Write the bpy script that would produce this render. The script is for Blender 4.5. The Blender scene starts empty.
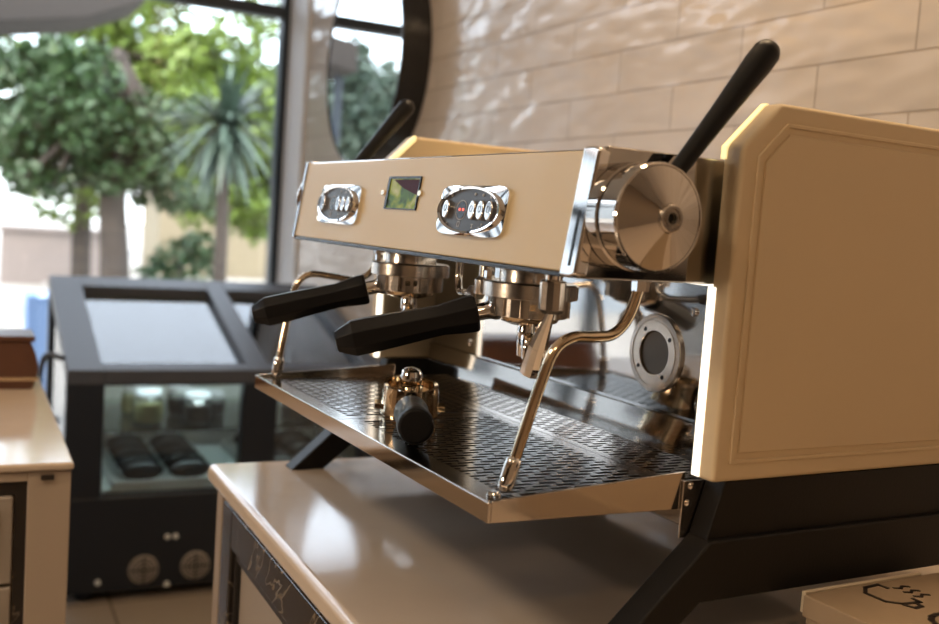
import bpy, bmesh, math, random
from mathutils import Vector, Matrix, Euler
from math import sin, cos, pi, radians

random.seed(7)
SC = bpy.context.scene
COL = SC.collection
ZF = 1.0                      # the floor is z = 0; heights below are measured from the drip tray, 1 m up
MA = radians(2.5)             # the machine stands turned by 2.5 degrees on the counter

# ------------------------------------------------------------------ materials
def nodes_of(name):
    m = bpy.data.materials.new(name); m.use_nodes = True
    nt = m.node_tree
    return m, nt, nt.nodes['Principled BSDF'], nt.nodes, nt.links

def mat(name, color, rough=0.5, metal=0.0, noise=0.0, nscale=20.0, bump=0.0, bscale=60.0, coat=0.0, emit=None, estr=0.0,
        rvar=0.0, stretch=None, alpha=None, spec=None, aniso=0.0):
    m, nt, b, N, L = nodes_of(name)
    c = tuple(color) + (1,)
    b.inputs['Base Color'].default_value = c
    b.inputs['Roughness'].default_value = rough
    b.inputs['Metallic'].default_value = metal
    if coat: b.inputs['Coat Weight'].default_value = coat; b.inputs['Coat Roughness'].default_value = 0.05
    if spec is not None: b.inputs['Specular IOR Level'].default_value = spec
    tc = N.new('ShaderNodeTexCoord'); mp = N.new('ShaderNodeMapping'); L.new(tc.outputs['Object'], mp.inputs['Vector'])
    if stretch: mp.inputs['Scale'].default_value = stretch
    if noise or rvar:
        nz = N.new('ShaderNodeTexNoise'); nz.inputs['Scale'].default_value = nscale; nz.inputs['Detail'].default_value = 4
        L.new(mp.outputs['Vector'], nz.inputs['Vector'])
    if noise:
        mx = N.new('ShaderNodeMix'); mx.data_type = 'RGBA'
        mx.inputs['A'].default_value = tuple(v * (1 - noise) for v in color) + (1,)
        mx.inputs['B'].default_value = tuple(min(1, v * (1 + noise)) for v in color) + (1,)
        L.new(nz.outputs['Fac'], mx.inputs['Factor']); L.new(mx.outputs['Result'], b.inputs['Base Color'])
    if rvar:
        mr = N.new('ShaderNodeMapRange'); mr.inputs['To Min'].default_value = max(0, rough - rvar); mr.inputs['To Max'].default_value = rough + rvar
        L.new(nz.outputs['Fac'], mr.inputs['Value']); L.new(mr.outputs['Result'], b.inputs['Roughness'])
    if bump:
        n2 = N.new('ShaderNodeTexNoise'); n2.inputs['Scale'].default_value = bscale; n2.inputs['Detail'].default_value = 3
        L.new(mp.outputs['Vector'], n2.inputs['Vector'])
        bp = N.new('ShaderNodeBump'); bp.inputs['Strength'].default_value = bump; bp.inputs['Distance'].default_value = 0.002
        L.new(n2.outputs['Fac'], bp.inputs['Height']); L.new(bp.outputs['Normal'], b.inputs['Normal'])
    if emit: b.inputs['Emission Color'].default_value = tuple(emit) + (1,); b.inputs['Emission Strength'].default_value = estr
    return m

def glass_mat(name, tint=(0.93, 0.98, 0.97), gloss=0.12, rough=0.0):
    m = bpy.data.materials.new(name); m.use_nodes = True
    nt = m.node_tree; N = nt.nodes; L = nt.links; N.clear()
    o = N.new('ShaderNodeOutputMaterial'); t = N.new('ShaderNodeBsdfTransparent'); g = N.new('ShaderNodeBsdfGlossy')
    t.inputs['Color'].default_value = tuple(tint) + (1,); g.inputs['Roughness'].default_value = rough
    f = N.new('ShaderNodeFresnel'); f.inputs['IOR'].default_value = 1.45
    ad = N.new('ShaderNodeMath'); ad.operation = 'MULTIPLY_ADD'; ad.inputs[1].default_value = 0.9; ad.inputs[2].default_value = gloss * 0.3
    ad.use_clamp = True
    mx = N.new('ShaderNodeMixShader')
    L.new(f.outputs[0], ad.inputs[0]); L.new(ad.outputs[0], mx.inputs[0]); L.new(t.outputs[0], mx.inputs[1]); L.new(g.outputs[0], mx.inputs[2])
    L.new(mx.outputs[0], o.inputs['Surface'])
    return m

M = {}
M['cream'] = mat('cream_enamel', (0.62, 0.485, 0.285), 0.38, noise=0.03, nscale=3, coat=0.15)
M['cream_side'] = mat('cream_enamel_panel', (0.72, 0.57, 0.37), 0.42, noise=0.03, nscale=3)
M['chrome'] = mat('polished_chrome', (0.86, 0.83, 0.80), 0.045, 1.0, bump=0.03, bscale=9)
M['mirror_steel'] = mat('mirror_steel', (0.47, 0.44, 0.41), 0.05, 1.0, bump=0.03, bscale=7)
M['steel'] = mat('brushed_steel', (0.66, 0.60, 0.54), 0.22, 1.0, rvar=0.06, nscale=30, stretch=(1, 1, 12))
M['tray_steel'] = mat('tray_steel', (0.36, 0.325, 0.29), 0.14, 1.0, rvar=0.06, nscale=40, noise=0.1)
M['bronze'] = mat('warm_chrome', (0.80, 0.66, 0.48), 0.08, 1.0)
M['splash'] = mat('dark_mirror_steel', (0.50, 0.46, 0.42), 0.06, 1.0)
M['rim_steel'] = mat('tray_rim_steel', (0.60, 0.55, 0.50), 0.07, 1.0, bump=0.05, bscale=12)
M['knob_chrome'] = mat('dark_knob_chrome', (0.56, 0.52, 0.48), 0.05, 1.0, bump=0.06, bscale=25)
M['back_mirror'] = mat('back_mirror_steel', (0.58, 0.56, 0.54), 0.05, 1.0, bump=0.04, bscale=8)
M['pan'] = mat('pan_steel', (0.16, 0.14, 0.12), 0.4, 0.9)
M['black_plastic'] = mat('black_handle_plastic', (0.006, 0.006, 0.007), 0.36, spec=0.25, bump=0.05, bscale=200)
M['black_gloss'] = mat('black_gloss_plastic', (0.012, 0.011, 0.011), 0.22)
M['black_frame'] = mat('black_powder_coat', (0.008, 0.0065, 0.0055), 0.5, spec=0.3, bump=0.1, bscale=300)
M['pad'] = mat('button_pad_face', (0.055, 0.055, 0.06), 0.3)
M['ledred'] = mat('red_indicator', (0.5, 0.02, 0.02), 0.3, emit=(1, 0.12, 0.08), estr=2.5)
M['icon'] = mat('pale_print', (0.45, 0.43, 0.42), 0.5)
M['ledbar'] = mat('led_diffuser', (0.9, 0.9, 0.85), 0.4, emit=(1.0, 0.90, 0.74), estr=2.2)
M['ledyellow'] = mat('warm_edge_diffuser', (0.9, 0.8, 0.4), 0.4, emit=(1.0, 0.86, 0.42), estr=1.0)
M['added_glow'] = mat('added_glow_emission', (0.9, 0.8, 0.6), 0.4, emit=(1.0, 0.72, 0.36), estr=9.0)  # for the unseen bar added on top of the machine
M['fridge_glow'] = mat('added_fridge_glow', (0.9, 0.95, 0.95), 0.4, emit=(0.85, 0.97, 1.0), estr=26.0)
M['worktop'] = mat('glossy_beige_quartz', (0.60, 0.495, 0.40), 0.09, noise=0.05, nscale=14, rvar=0.03)
M['cabinet'] = mat('taupe_cabinet_paint', (0.34, 0.27, 0.21), 0.5)
M['cab_light'] = mat('beige_cabinet_paint', (0.44, 0.355, 0.28), 0.5)
M['drawer'] = mat('greige_drawer_front', (0.34, 0.29, 0.245), 0.5)
M['white_paint'] = mat('white_wall_paint', (0.88, 0.89, 0.92), 0.6)
M['ceiling'] = mat('ceiling_paint', (0.70, 0.66, 0.60), 0.8)
M['room_wall'] = mat('beige_wall_paint', (0.30, 0.22, 0.15), 0.75, noise=0.08, nscale=1.5)
M['navy'] = mat('dark_window_frame', (0.014, 0.024, 0.038), 0.4)
M['fridge'] = mat('black_fridge_metal', (0.010, 0.014, 0.022), 0.38)
M['fridge_in'] = mat('fridge_liner', (0.78, 0.84, 0.83), 0.5)
M['fridge_top'] = mat('charcoal_frame', (0.055, 0.062, 0.08), 0.42)
M['glass'] = glass_mat('window_glass', (0.97, 0.985, 0.98), 0.03)
M['shelf_glass'] = glass_mat('green_glass', (0.92, 0.97, 0.96), 0.2)
M['top_glass'] = glass_mat('fridge_glass', (0.88, 0.95, 0.95), 0.35, 0.02)
M['mirror'] = mat('mirror_glass', (0.92, 0.92, 0.92), 0.01, 1.0)
M['jar_glass'] = glass_mat('jar_glass', (0.93, 0.96, 0.92), 0.2)
M['jar_yellow'] = mat('pale_olive_filling', (0.42, 0.40, 0.20), 0.5, noise=0.2, nscale=40)
M['jar_dark'] = mat('dark_filling', (0.03, 0.025, 0.03), 0.4)
M['lid'] = mat('pale_jar_lid', (0.72, 0.76, 0.78), 0.4)
M['label'] = mat('paper_label', (0.75, 0.73, 0.68), 0.7)
M['wrap'] = mat('dark_glossy_pastry', (0.035, 0.03, 0.034), 0.2, bump=0.3, bscale=50)
M['tray_metal'] = mat('pale_tray', (0.70, 0.72, 0.72), 0.3, 0.6)
M['brown'] = mat('dark_brown_leather', (0.085, 0.035, 0.02), 0.35, noise=0.3, nscale=12, bump=0.2, bscale=30)
M['kraft'] = mat('tan_cardboard', (0.33, 0.24, 0.155), 0.6, noise=0.05, nscale=60)
M['kraft_light'] = mat('cut_cardboard_edge', (0.66, 0.55, 0.40), 0.7)
M['ink'] = mat('dark_brown_ink', (0.02, 0.012, 0.01), 0.5)
M['grille'] = mat('fan_grille', (0.42, 0.38, 0.34), 0.5, 0.3)
M['bark'] = mat('tree_bark', (0.05, 0.038, 0.030), 0.9, noise=0.3, nscale=8, bump=0.8, bscale=12)
M['leaf1'] = mat('green_leaf', (0.032, 0.068, 0.020), 0.5, noise=0.45, nscale=0.9)
M['leaf2'] = mat('bright_leaf', (0.115, 0.175, 0.022), 0.5, noise=0.35, nscale=1.2)
M['leaf3'] = mat('grey_green_leaf', (0.075, 0.112, 0.082), 0.45, noise=0.3, nscale=2)
M['paving'] = mat('pale_paving', (0.34, 0.32, 0.29), 0.8, noise=0.12, nscale=1.2)
M['facade_ochre'] = mat('ochre_render', (0.20, 0.165, 0.105), 0.8, noise=0.1, nscale=2)
M['facade_pink'] = mat('pink_grey_render', (0.24, 0.20, 0.185), 0.8, noise=0.1, nscale=2)
M['facade_white'] = mat('white_render', (0.80, 0.78, 0.76), 0.8)
M['facade_blue'] = mat('blue_grey_render', (0.26, 0.30, 0.34), 0.8, noise=0.1, nscale=2)
M['awning'] = mat('taupe_awning_cloth', (0.035, 0.030, 0.027), 0.9)
M['blue'] = mat('blue_sheet', (0.25, 0.38, 0.65), 0.5)
M['lamp'] = mat('lamp_diffuser', (0.9, 0.85, 0.75), 0.5, emit=(1.0, 0.74, 0.46), estr=7.0)
M['dark_wood'] = mat('dark_wood_shelf', (0.06, 0.035, 0.022), 0.4, noise=0.3, nscale=6)

def floor_mat():
    m, nt, b, N, L = nodes_of('floor_tiles')
    tc = N.new('ShaderNodeTexCoord'); br = N.new('ShaderNodeTexBrick')
    br.offset = 0; br.inputs['Scale'].default_value = 1.0
    br.inputs['Brick Width'].default_value = 0.6; br.inputs['Row Height'].default_value = 0.6
    br.inputs['Mortar Size'].default_value = 0.004
    br.inputs['Color1'].default_value = (0.40, 0.33, 0.27, 1); br.inputs['Color2'].default_value = (0.43, 0.36, 0.29, 1)
    br.inputs['Mortar'].default_value = (0.2, 0.17, 0.14, 1)
    L.new(tc.outputs['Object'], br.inputs['Vector']); L.new(br.outputs['Color'], b.inputs['Base Color'])
    b.inputs['Roughness'].default_value = 0.25
    return m
M['floor'] = floor_mat()

def tile_mat():
    """glossy hand-made wall tiles in running bond, on a wall in the x-z plane"""
    m, nt, b, N, L = nodes_of('glazed_wall_tiles')
    tc = N.new('ShaderNodeTexCoord'); mp = N.new('ShaderNodeMapping')
    mp.inputs['Rotation'].default_value = (radians(-90), 0, 0)      # x, z -> x, y
    L.new(tc.outputs['Object'], mp.inputs['Vector'])
    sx = N.new('ShaderNodeSeparateXYZ'); L.new(tc.outputs['Object'], sx.inputs[0])
    cb = N.new('ShaderNodeCombineXYZ')
    ax = N.new('ShaderNodeMath'); ax.operation = 'ADD'; ax.inputs[1].default_value = 0.76 + 0.205 + 41.0
    az = N.new('ShaderNodeMath'); az.operation = 'ADD'; az.inputs[1].default_value = -0.5766 + 9.6 * 2
    L.new(sx.outputs['X'], ax.inputs[0]); L.new(sx.outputs['Z'], az.inputs[0])
    L.new(ax.outputs[0], cb.inputs['X']); L.new(az.outputs[0], cb.inputs['Y'])
    br = N.new('ShaderNodeTexBrick'); br.offset = 0.5; br.offset_frequency = 2
    br.inputs['Scale'].default_value = 1.0
    br.inputs['Brick Width'].default_value = 0.41; br.inputs['Row Height'].default_value = 0.096
    br.inputs['Mortar Size'].default_value = 0.0022; br.inputs['Mortar Smooth'].default_value = 0.25
    br.inputs['Color1'].default_value = (0.62, 0.54, 0.47, 1); br.inputs['Color2'].default_value = (0.67, 0.585, 0.51, 1)
    br.inputs['Mortar'].default_value = (0.48, 0.40, 0.33, 1)
    L.new(cb.outputs[0], br.inputs['Vector'])
    L.new(br.outputs['Color'], b.inputs['Base Color'])
    # undulating glaze, different in every tile
    nz = N.new('ShaderNodeTexNoise'); nz.inputs['Scale'].default_value = 9; nz.inputs['Detail'].default_value = 1.2
    mp2 = N.new('ShaderNodeMapping'); mp2.inputs['Scale'].default_value = (0.8, 1, 1.9); L.new(tc.outputs['Object'], mp2.inputs['Vector'])
    L.new(mp2.outputs[0], nz.inputs['Vector'])
    m1 = N.new('ShaderNodeMath'); m1.operation = 'MULTIPLY_ADD'; m1.inputs[1].default_value = -0.5
    L.new(br.outputs['Fac'], m1.inputs[0]); L.new(nz.outputs['Fac'], m1.inputs[2])
    bp = N.new('ShaderNodeBump'); bp.inputs['Strength'].default_value = 1.0; bp.inputs['Distance'].default_value = 0.0075
    L.new(m1.outputs[0], bp.inputs['Height']); L.new(bp.outputs['Normal'], b.inputs['Normal'])
    b.inputs['Roughness'].default_value = 0.13
    return m
M['tiles'] = tile_mat()

def marble_mat():
    m, nt, b, N, L = nodes_of('black_veined_frame')
    tc = N.new('ShaderNodeTexCoord'); nz = N.new('ShaderNodeTexNoise'); nz.inputs['Scale'].default_value = 5; nz.inputs['Detail'].default_value = 6
    nz.inputs['Distortion'].default_value = 1.5
    L.new(tc.outputs['Object'], nz.inputs['Vector'])
    cr = N.new('ShaderNodeValToRGB'); e = cr.color_ramp.elements
    e[0].position = 0.49; e[0].color = (0.025, 0.02, 0.017, 1); e[1].position = 0.51; e[1].color = (0.025, 0.02, 0.017, 1)
    k = cr.color_ramp.elements.new(0.50); k.color = (0.20, 0.16, 0.12, 1)
    L.new(nz.outputs['Fac'], cr.inputs[0]); L.new(cr.outputs[0], b.inputs['Base Color'])
    b.inputs['Roughness'].default_value = 0.25
    return m
M['marble'] = marble_mat()

def screen_mat():
    m, nt, b, N, L = nodes_of('colour_screen')
    tc = N.new('ShaderNodeTexCoord'); nz = N.new('ShaderNodeTexNoise'); nz.inputs['Scale'].default_value = 22; nz.inputs['Detail'].default_value = 3
    nz.inputs['Distortion'].default_value = 1.0
    L.new(tc.outputs['Object'], nz.inputs['Vector'])
    cr = N.new('ShaderNodeValToRGB'); el = cr.color_ramp.elements
    el[0].position = 0.36; el[0].color = (0.02, 0.03, 0.015, 1); el[1].position = 0.7; el[1].color = (0.60, 0.50, 0.25, 1)
    for p, c in ((0.45, (0.07, 0.15, 0.015, 1)), (0.55, (0.30, 0.32, 0.015, 1))):
        k = el.new(p); k.color = c
    L.new(nz.outputs['Fac'], cr.inputs[0])
    L.new(cr.outputs[0], b.inputs['Emission Color']); b.inputs['Emission Strength'].default_value = 0.8
    b.inputs['Base Color'].default_value = (0.02, 0.02, 0.02, 1); b.inputs['Roughness'].default_value = 0.35; b.inputs['Specular IOR Level'].default_value = 0.15
    return m
M['screen'] = screen_mat()

# ------------------------------------------------------------------ mesh builder
class MB:
    def __init__(s): s.v = []; s.f = []
    def add(s, vs, fs):
        o = len(s.v); s.v += [tuple(v) for v in vs]; s.f += [tuple(i + o for i in f) for f in fs]; return s
    def box(s, x0, x1, y0, y1, z0, z1):
        vs = [(x, y, z) for x in (x0, x1) for y in (y0, y1) for z in (z0, z1)]
        return s.add(vs, [(0, 1, 3, 2), (4, 6, 7, 5), (0, 4, 5, 1), (2, 3, 7, 6), (0, 2, 6, 4), (1, 5, 7, 3)])
    def prism(s, pts, axis, a, b):
        """pts: 2D polygon in the two other axes (in x,y,z order); extruded along axis from a to b"""
        n = len(pts)
        def P(p, t):
            return {'x': (t, p[0], p[1]), 'y': (p[0], t, p[1]), 'z': (p[0], p[1], t)}[axis]
        vs = [P(p, a) for p in pts] + [P(p, b) for p in pts]
        fs = [tuple(range(n))[::-1], tuple(range(n, 2 * n))] + [(i, (i + 1) % n, n + (i + 1) % n, n + i) for i in range(n)]
        return s.add(vs, fs)
    def lathe(s, prof, c, d=(0, 0, 1), seg=40, ref=None, caps=True, sx=1.0, phase=0.0):
        """prof: [(radius, distance along d)]"""
        d = Vector(d).normalized(); c = Vector(c)
        r = Vector(ref) if ref else (Vector((1, 0, 0)) if abs(d.x) < 0.9 else Vector((0, 1, 0)))
        u = (r - d * r.dot(d)).normalized(); w = d.cross(u)
        vs = []; n = len(prof)
        for (rad, t) in prof:
            for k in range(seg):
                a = 2 * pi * k / seg + phase
                vs.append(c + d * t + u * (rad * sx * cos(a)) + w * (rad * sin(a)))
        fs = [(i * seg + k, i * seg + (k + 1) % seg, (i + 1) * seg + (k + 1) % seg, (i + 1) * seg + k) for i in range(n - 1) for k in range(seg)]
        if caps:
            fs.append(tuple(range(seg))[::-1]); fs.append(tuple(range((n - 1) * seg, n * seg)))
        return s.add(vs, fs)
    def tube(s, pts, r, seg=14, smooth=6, caps=True):
        P = [Vector(p) for p in pts]
        R = r if isinstance(r, (list, tuple)) else [r] * len(P)
        if smooth > 1 and len(P) > 2:
            Q = []; RR = []
            E = [2 * P[0] - P[1]] + P + [2 * P[-1] - P[-2]]
            for i in range(1, len(E) - 2):
                for k in range(smooth):
                    t = k / smooth; a, b, c, d = E[i - 1], E[i], E[i + 1], E[i + 2]
                    Q.append(0.5 * ((2 * b) + (c - a) * t + (2 * a - 5 * b + 4 * c - d) * t * t + (-a + 3 * b - 3 * c + d) * t ** 3))
                    RR.append(R[i - 1] * (1 - t) + R[i] * t)
            Q.append(P[-1]); RR.append(R[-1]); P, R = Q, RR
        n = len(P); vs = []; u = None
        for i in range(n):
            t = (P[min(i + 1, n - 1)] - P[max(i - 1, 0)]).normalized()
            if u is None: u = t.orthogonal().normalized()
            u = (u - t * u.dot(t)).normalized(); w = t.cross(u)
            for k in range(seg):
                a = 2 * pi * k / seg; vs.append(P[i] + (u * cos(a) + w * sin(a)) * R[i])
        fs = [(i * seg + k, i * seg + (k + 1) % seg, (i + 1) * seg + (k + 1) % seg, (i + 1) * seg + k) for i in range(n - 1) for k in range(seg)]
        if caps:
            fs.append(tuple(range(seg))[::-1]); fs.append(tuple(range((n - 1) * seg, n * seg)))
        return s.add(vs, fs)

class Frame:
    """a thing's root: parts are modelled in the coordinates of the room (or of the machine), relative to origin o"""
    def __init__(s, root, o, ang): s.root = root; s.o = Vector(o); s.ang = ang

def place(ob, o, ang=0.0, z=ZF):
    p = Matrix.Rotation(ang, 3, 'Z') @ Vector(o)
    ob.location = (p.x, p.y, p.z + z); ob.rotation_euler = (0, 0, ang)

def thing(name, label, cat, o, ang=0.0, group=None, kind=None):
    e = bpy.data.objects.new(name, None); e.empty_display_size = 0.05
    COL.objects.link(e); place(e, o, ang)
    e['label'] = label; e['category'] = cat
    if group: e['group'] = group
    if kind: e['kind'] = kind
    return Frame(e, o, ang)

def mesh(name, mb, m, o=(0, 0, 0), bevel=0.0, bseg=2, angle=35, mats=None):
    me = bpy.data.meshes.new(name)
    o = Vector(o)
    me.from_pydata([tuple(Vector(v) - o) for v in mb.v], [], mb.f)
    bm = bmesh.new(); bm.from_mesh(me); bmesh.ops.recalc_face_normals(bm, faces=bm.faces); bm.to_mesh(me); bm.free()
    me.materials.append(m)
    ob = bpy.data.objects.new(name, me); COL.objects.link(ob)
    for p in me.polygons: p.use_smooth = True
    me.set_sharp_from_angle(angle=radians(angle))
    if bevel:
        b = ob.modifiers.new('bevel', 'BEVEL'); b.width = bevel; b.segments = bseg; b.limit_method = 'ANGLE'; b.angle_limit = radians(40)
        b.harden_normals = True
    return ob

def part(name, mb, m, fr, parent=None, **kw):
    ob = mesh(name, mb, m, fr.o, **kw)
    ob.parent = parent if parent is not None else fr.root
    return ob

def solo(name, mb, m, label=None, cat=None, o=(0, 0, 0), ang=0.0, group=None, kind=None, **kw):
    """a thing (or a piece of the setting) that is one mesh"""
    ob = mesh(name, mb, m, o, **kw); place(ob, o, ang)
    if label: ob['label'] = label
    if cat: ob['category'] = cat
    if group: ob['group'] = group
    if kind: ob['kind'] = kind
    return ob

def struct(name, mb, m, **kw): return solo(name, mb, m, kind='structure', **kw)

def copy_tree(o, parent=None):
    c = o.copy(); COL.objects.link(c); c.parent = parent
    for ch in list(o.children): copy_tree(ch, c)
    return c

# ------------------------------------------------------------------ the room
WY = 0.90        # tiled wall
WX = -3.88        # window wall
FZ = -1.0
struct('floor', MB().box(WX, 3.2, -4.0, WY, FZ - 0.1, FZ), M['floor'])
struct('ceiling', MB().box(WX - 0.1, 3.3, -4.1, WY + 0.1, 1.9, 2.0), M['ceiling'])
struct('wall_tiled', MB().box(-3.58, 3.2, WY, WY + 0.12, FZ, 1.9), M['tiles'])
struct('trim_1', MB().box(WX + 0.02, -3.58, WY - 0.012, WY + 0.12, FZ, 1.9), M['white_paint'])
struct('wall_back', MB().box(3.2, 3.3, -4.0, WY + 0.12, FZ, 1.9), M['room_wall'])
struct('wall_front', MB().box(WX, 3.3, -4.1, -4.0, FZ, 1.9), M['room_wall'])
struct('baseboard_tiled', MB().box(-3.58, 3.2, WY - 0.012, WY, FZ, FZ + 0.08), M['white_paint'])
# shop-front window: frames and panes
posts = [0.885, -0.95, -2.5, -3.96]
for i in range(3):
    ya, yb = posts[i + 1], posts[i]
    fm = MB()
    fm.box(WX - 0.05, WX + 0.03, yb - 0.03, yb + 0.03, FZ, 1.9)
    fm.box(WX - 0.05, WX + 0.03, ya + 0.03, yb - 0.03, 1.13, 1.185)
    fm.box(WX - 0.05, WX + 0.03, ya + 0.03, yb - 0.03, FZ, FZ + 0.06)
    fm.box(WX - 0.05, WX + 0.03, ya + 0.03, yb - 0.03, 1.84, 1.9)
    if i == 2: fm.box(WX - 0.05, WX + 0.03, ya - 0.03, ya + 0.03, FZ, 1.9)
    w = struct('window_%d' % (i + 1), fm, M['navy'], bevel=0.004)
    g = mesh('pane', MB().box(WX - 0.012, WX - 0.004, ya + 0.03, yb - 0.03, FZ + 0.06, 1.13).box(WX - 0.012, WX - 0.004, ya + 0.03, yb - 0.03, 1.185, 1.84), M['glass'])
    g.parent = w

# ------------------------------------------------------------------ ceiling lamps (out of the frame, they light the room)
def ceiling_lamp(x, y, label, power, size=0.5, z=1.86, col=(1.0, 0.72, 0.44)):
    t = thing('ceiling_lamp', label, 'lamp', (x, y, z))
    part('housing', MB().box(x - size / 2, x + size / 2, y - size / 2, y + size / 2, z + 0.012, z + 0.04), M['white_paint'], t, bevel=0.004)
    part('diffuser', MB().box(x - size / 2 + 0.02, x + size / 2 - 0.02, y - size / 2 + 0.02, y + size / 2 - 0.02, z, z + 0.014), M['lamp'], t)
    li = bpy.data.lights.new('lamp_light', 'AREA'); li.energy = power; li.color = col; li.shape = 'SQUARE'; li.size = size * 0.9
    lo = bpy.data.objects.new('lamp_light', li); COL.objects.link(lo); lo.parent = t.root; lo.location = (0, 0, -0.01)
ceiling_lamp(-0.22, 0.62, 'square warm ceiling lamp near the tiled wall', 13, 0.35)
ceiling_lamp(-0.75, 0.45, 'square warm ceiling lamp above the coffee machine', 8, 0.3)
ceiling_lamp(0.0, -1.9, 'unseen fill lamp added over the middle of the room', 28, 0.6, col=(1.0, 0.82, 0.62))  # added as fill for the machine's front panel

ceiling_lamp(2.1, -0.9, 'unseen fill lamp added over the near corner of the room', 10, 0.4)  # added to brighten the near side panel

wl = thing('added_fill_lamp', 'unseen fill lamp added on the wall opposite the machine', 'lamp', (-0.5, -3.99, 0.45))  # added to fill the shade on the counter under the tray
part('housing', MB().box(-0.9, -0.1, -3.995, -3.96, 0.25, 0.65), M['white_paint'], wl, bevel=0.004)
part('diffuser', MB().box(-0.88, -0.12, -3.96, -3.945, 0.27, 0.63), M['lamp'], wl)
li = bpy.data.lights.new('lamp_light', 'AREA'); li.energy = 34; li.color = (1.0, 0.80, 0.60); li.shape = 'RECTANGLE'; li.size = 0.7; li.size_y = 0.32
lo = bpy.data.objects.new('lamp_light', li); COL.objects.link(lo); lo.parent = wl.root; lo.location = (0, 0.06, 0); lo.rotation_euler = (radians(90), 0, 0)

# ------------------------------------------------------------------ main counter
CT = -0.178
solo('worktop', MB().box(-0.885, 2.2, -0.062, WY - 0.002, CT - 0.032, CT), M['worktop'],
     'glossy beige quartz worktop under the coffee machine', 'worktop', o=(0.6, 0.4, CT), bevel=0.011, bseg=4)
cb = thing('base_cabinet', 'taupe base cabinet with dark framed doors under the glossy beige worktop', 'cabinet', (0.6, 0.4, FZ))
part('carcass', MB().box(-0.872, 2.18, -0.02, WY - 0.002, FZ + 0.08, CT - 0.033).box(-0.872, -0.835, -0.045, -0.02, FZ, CT - 0.033)
     .box(-0.835, 2.18, 0.03, 0.05, FZ, FZ + 0.08), M['cabinet'], cb, bevel=0.002)
for x0 in (-0.822, -0.215, 0.392, 0.999):
    x1 = x0 + 0.595; zt, zb = CT - 0.048, FZ + 0.09
    f = MB()
    W = 0.062
    f.box(x0, x0 + W, -0.047, -0.022, zb, zt).box(x1 - W, x1, -0.047, -0.022, zb, zt)
    f.box(x0 + W, x1 - W, -0.047, -0.022, zt - W, zt).box(x0 + W, x1 - W, -0.047, -0.022, zb, zb + W)
    d = part('door', f, M['marble'], cb, bevel=0.004)
    f2 = MB(); a = W + 0.002; c = 0.014
    for (xa, xb_, za, zb2) in ((x0 + a, x0 + a + c, zb + a, zt - a), (x1 - a - c, x1 - a, zb + a, zt - a)):
        f2.box(xa, xb_, -0.041, -0.024, za, zb2)
    f2.box(x0 + a + c, x1 - a - c, -0.041, -0.024, zt - a - c, zt - a).box(x0 + a + c, x1 - a - c, -0.041, -0.024, zb + a, zb + a + c)
    part('molding', f2, M['black_gloss'], cb, d, bevel=0.003)
    part('door_panel', MB().box(x0 + a, x1 - a, -0.031, -0.022, zb + a, zt - a), M['drawer'], cb, d)

# ------------------------------------------------------------------ side counter on the left
solo('worktop', MB().box(-2.0, -0.925, -3.0, -0.268, CT - 0.014, CT), M['worktop'],
     'beige worktop at the left edge with a brown container on it', 'worktop', o=(-1.4, -1.5, CT), bevel=0.005)
sc = thing('side_cabinet', 'beige cabinet with drawers under the worktop at the left edge', 'cabinet', (-1.4, -1.5, FZ))
part('carcass', MB().box(-1.98, -0.95, -2.98, -0.275, FZ, CT - 0.015).box(-0.95, -0.93, -0.337, -0.272, FZ, CT - 0.015)
     .box(-0.95, -0.93, -2.98, -0.337, CT - 0.03, CT - 0.015), M['cab_light'], sc, bevel=0.002)
part('hinge', MB().box(-0.93, -0.926, -0.318, -0.298, CT - 0.028, CT - 0.020), M['marble'], sc)
part('recess_strip', MB().box(-0.95, -0.938, -0.355, -0.337, FZ, CT - 0.03).box(-0.95, -0.938, -2.98, -0.355, CT - 0.052, CT - 0.03), M['marble'], sc)
z = CT - 0.054
for h in (0.15, 0.20, 0.20, 0.20):
    y1 = -0.358
    dr = part('drawer', MB().box(-0.948, -0.93, -0.95, y1, z - h + 0.006, z), M['drawer'], sc, bevel=0.003)
    part('drawer_panel', MB().box(-0.931, -0.926, -0.93, y1 - 0.02, z - h + 0.026, z - 0.02), M['cab_light'], sc, dr, bevel=0.002)
    z -= h

# brown bowed container on the left counter
bt = thing('storage_container', 'dark brown bowed container on the worktop at the left edge', 'container', (-1.66, -0.455, CT))
def bow(y0, y1, z0, z1, e=0.0):
    n = 10; out = []
    for k in range(n + 1):
        t = k / n; out.append((y1 - 0.014 * (2 * t - 0.9) ** 2 + e, z0 + (z1 - z0) * t))
    for k in range(n + 1):
        t = 1 - k / n; out.append((y0 + 0.014 * (2 * t - 0.9) ** 2 - e, z0 + (z1 - z0) * t))
    return out
part('body', MB().prism(bow(-0.72, -0.283, CT, CT + 0.105), 'x', -1.72, -1.60), M['brown'], bt, bevel=0.003)
part('lid', MB().box(-1.725, -1.595, -0.712, -0.290, CT + 0.1055, CT + 0.119), M['brown'], bt, bevel=0.004)
part('band', MB().prism([(-0.722, CT + 0.019), (-0.283, CT + 0.019), (-0.281, CT + 0.027), (-0.722, CT + 0.027)], 'x', -1.722, -1.598), M['bronze'], bt, bevel=0.001)

# ------------------------------------------------------------------ round wall mirror
mr = thing('wall_mirror', 'round mirror in a deep black frame on the tiled wall', 'mirror', (-2.62, WY, 0.79 - 0.375))
mc = (-2.62, WY - 0.002, 0.80)
part('frame', MB().lathe([(0.375, 0.0), (0.375, 0.100), (0.3725, 0.102), (0.366, 0.102), (0.364, 0.100), (0.364, 0.085), (0.36, 0.0)], mc, (0, -1, 0), seg=96, caps=False), M['black_gloss'], mr)
part('mirror_glass', MB().lathe([(0.364, 0.090), (0.364, 0.098)], mc, (0, -1, 0), seg=96), M['mirror'], mr)

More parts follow.
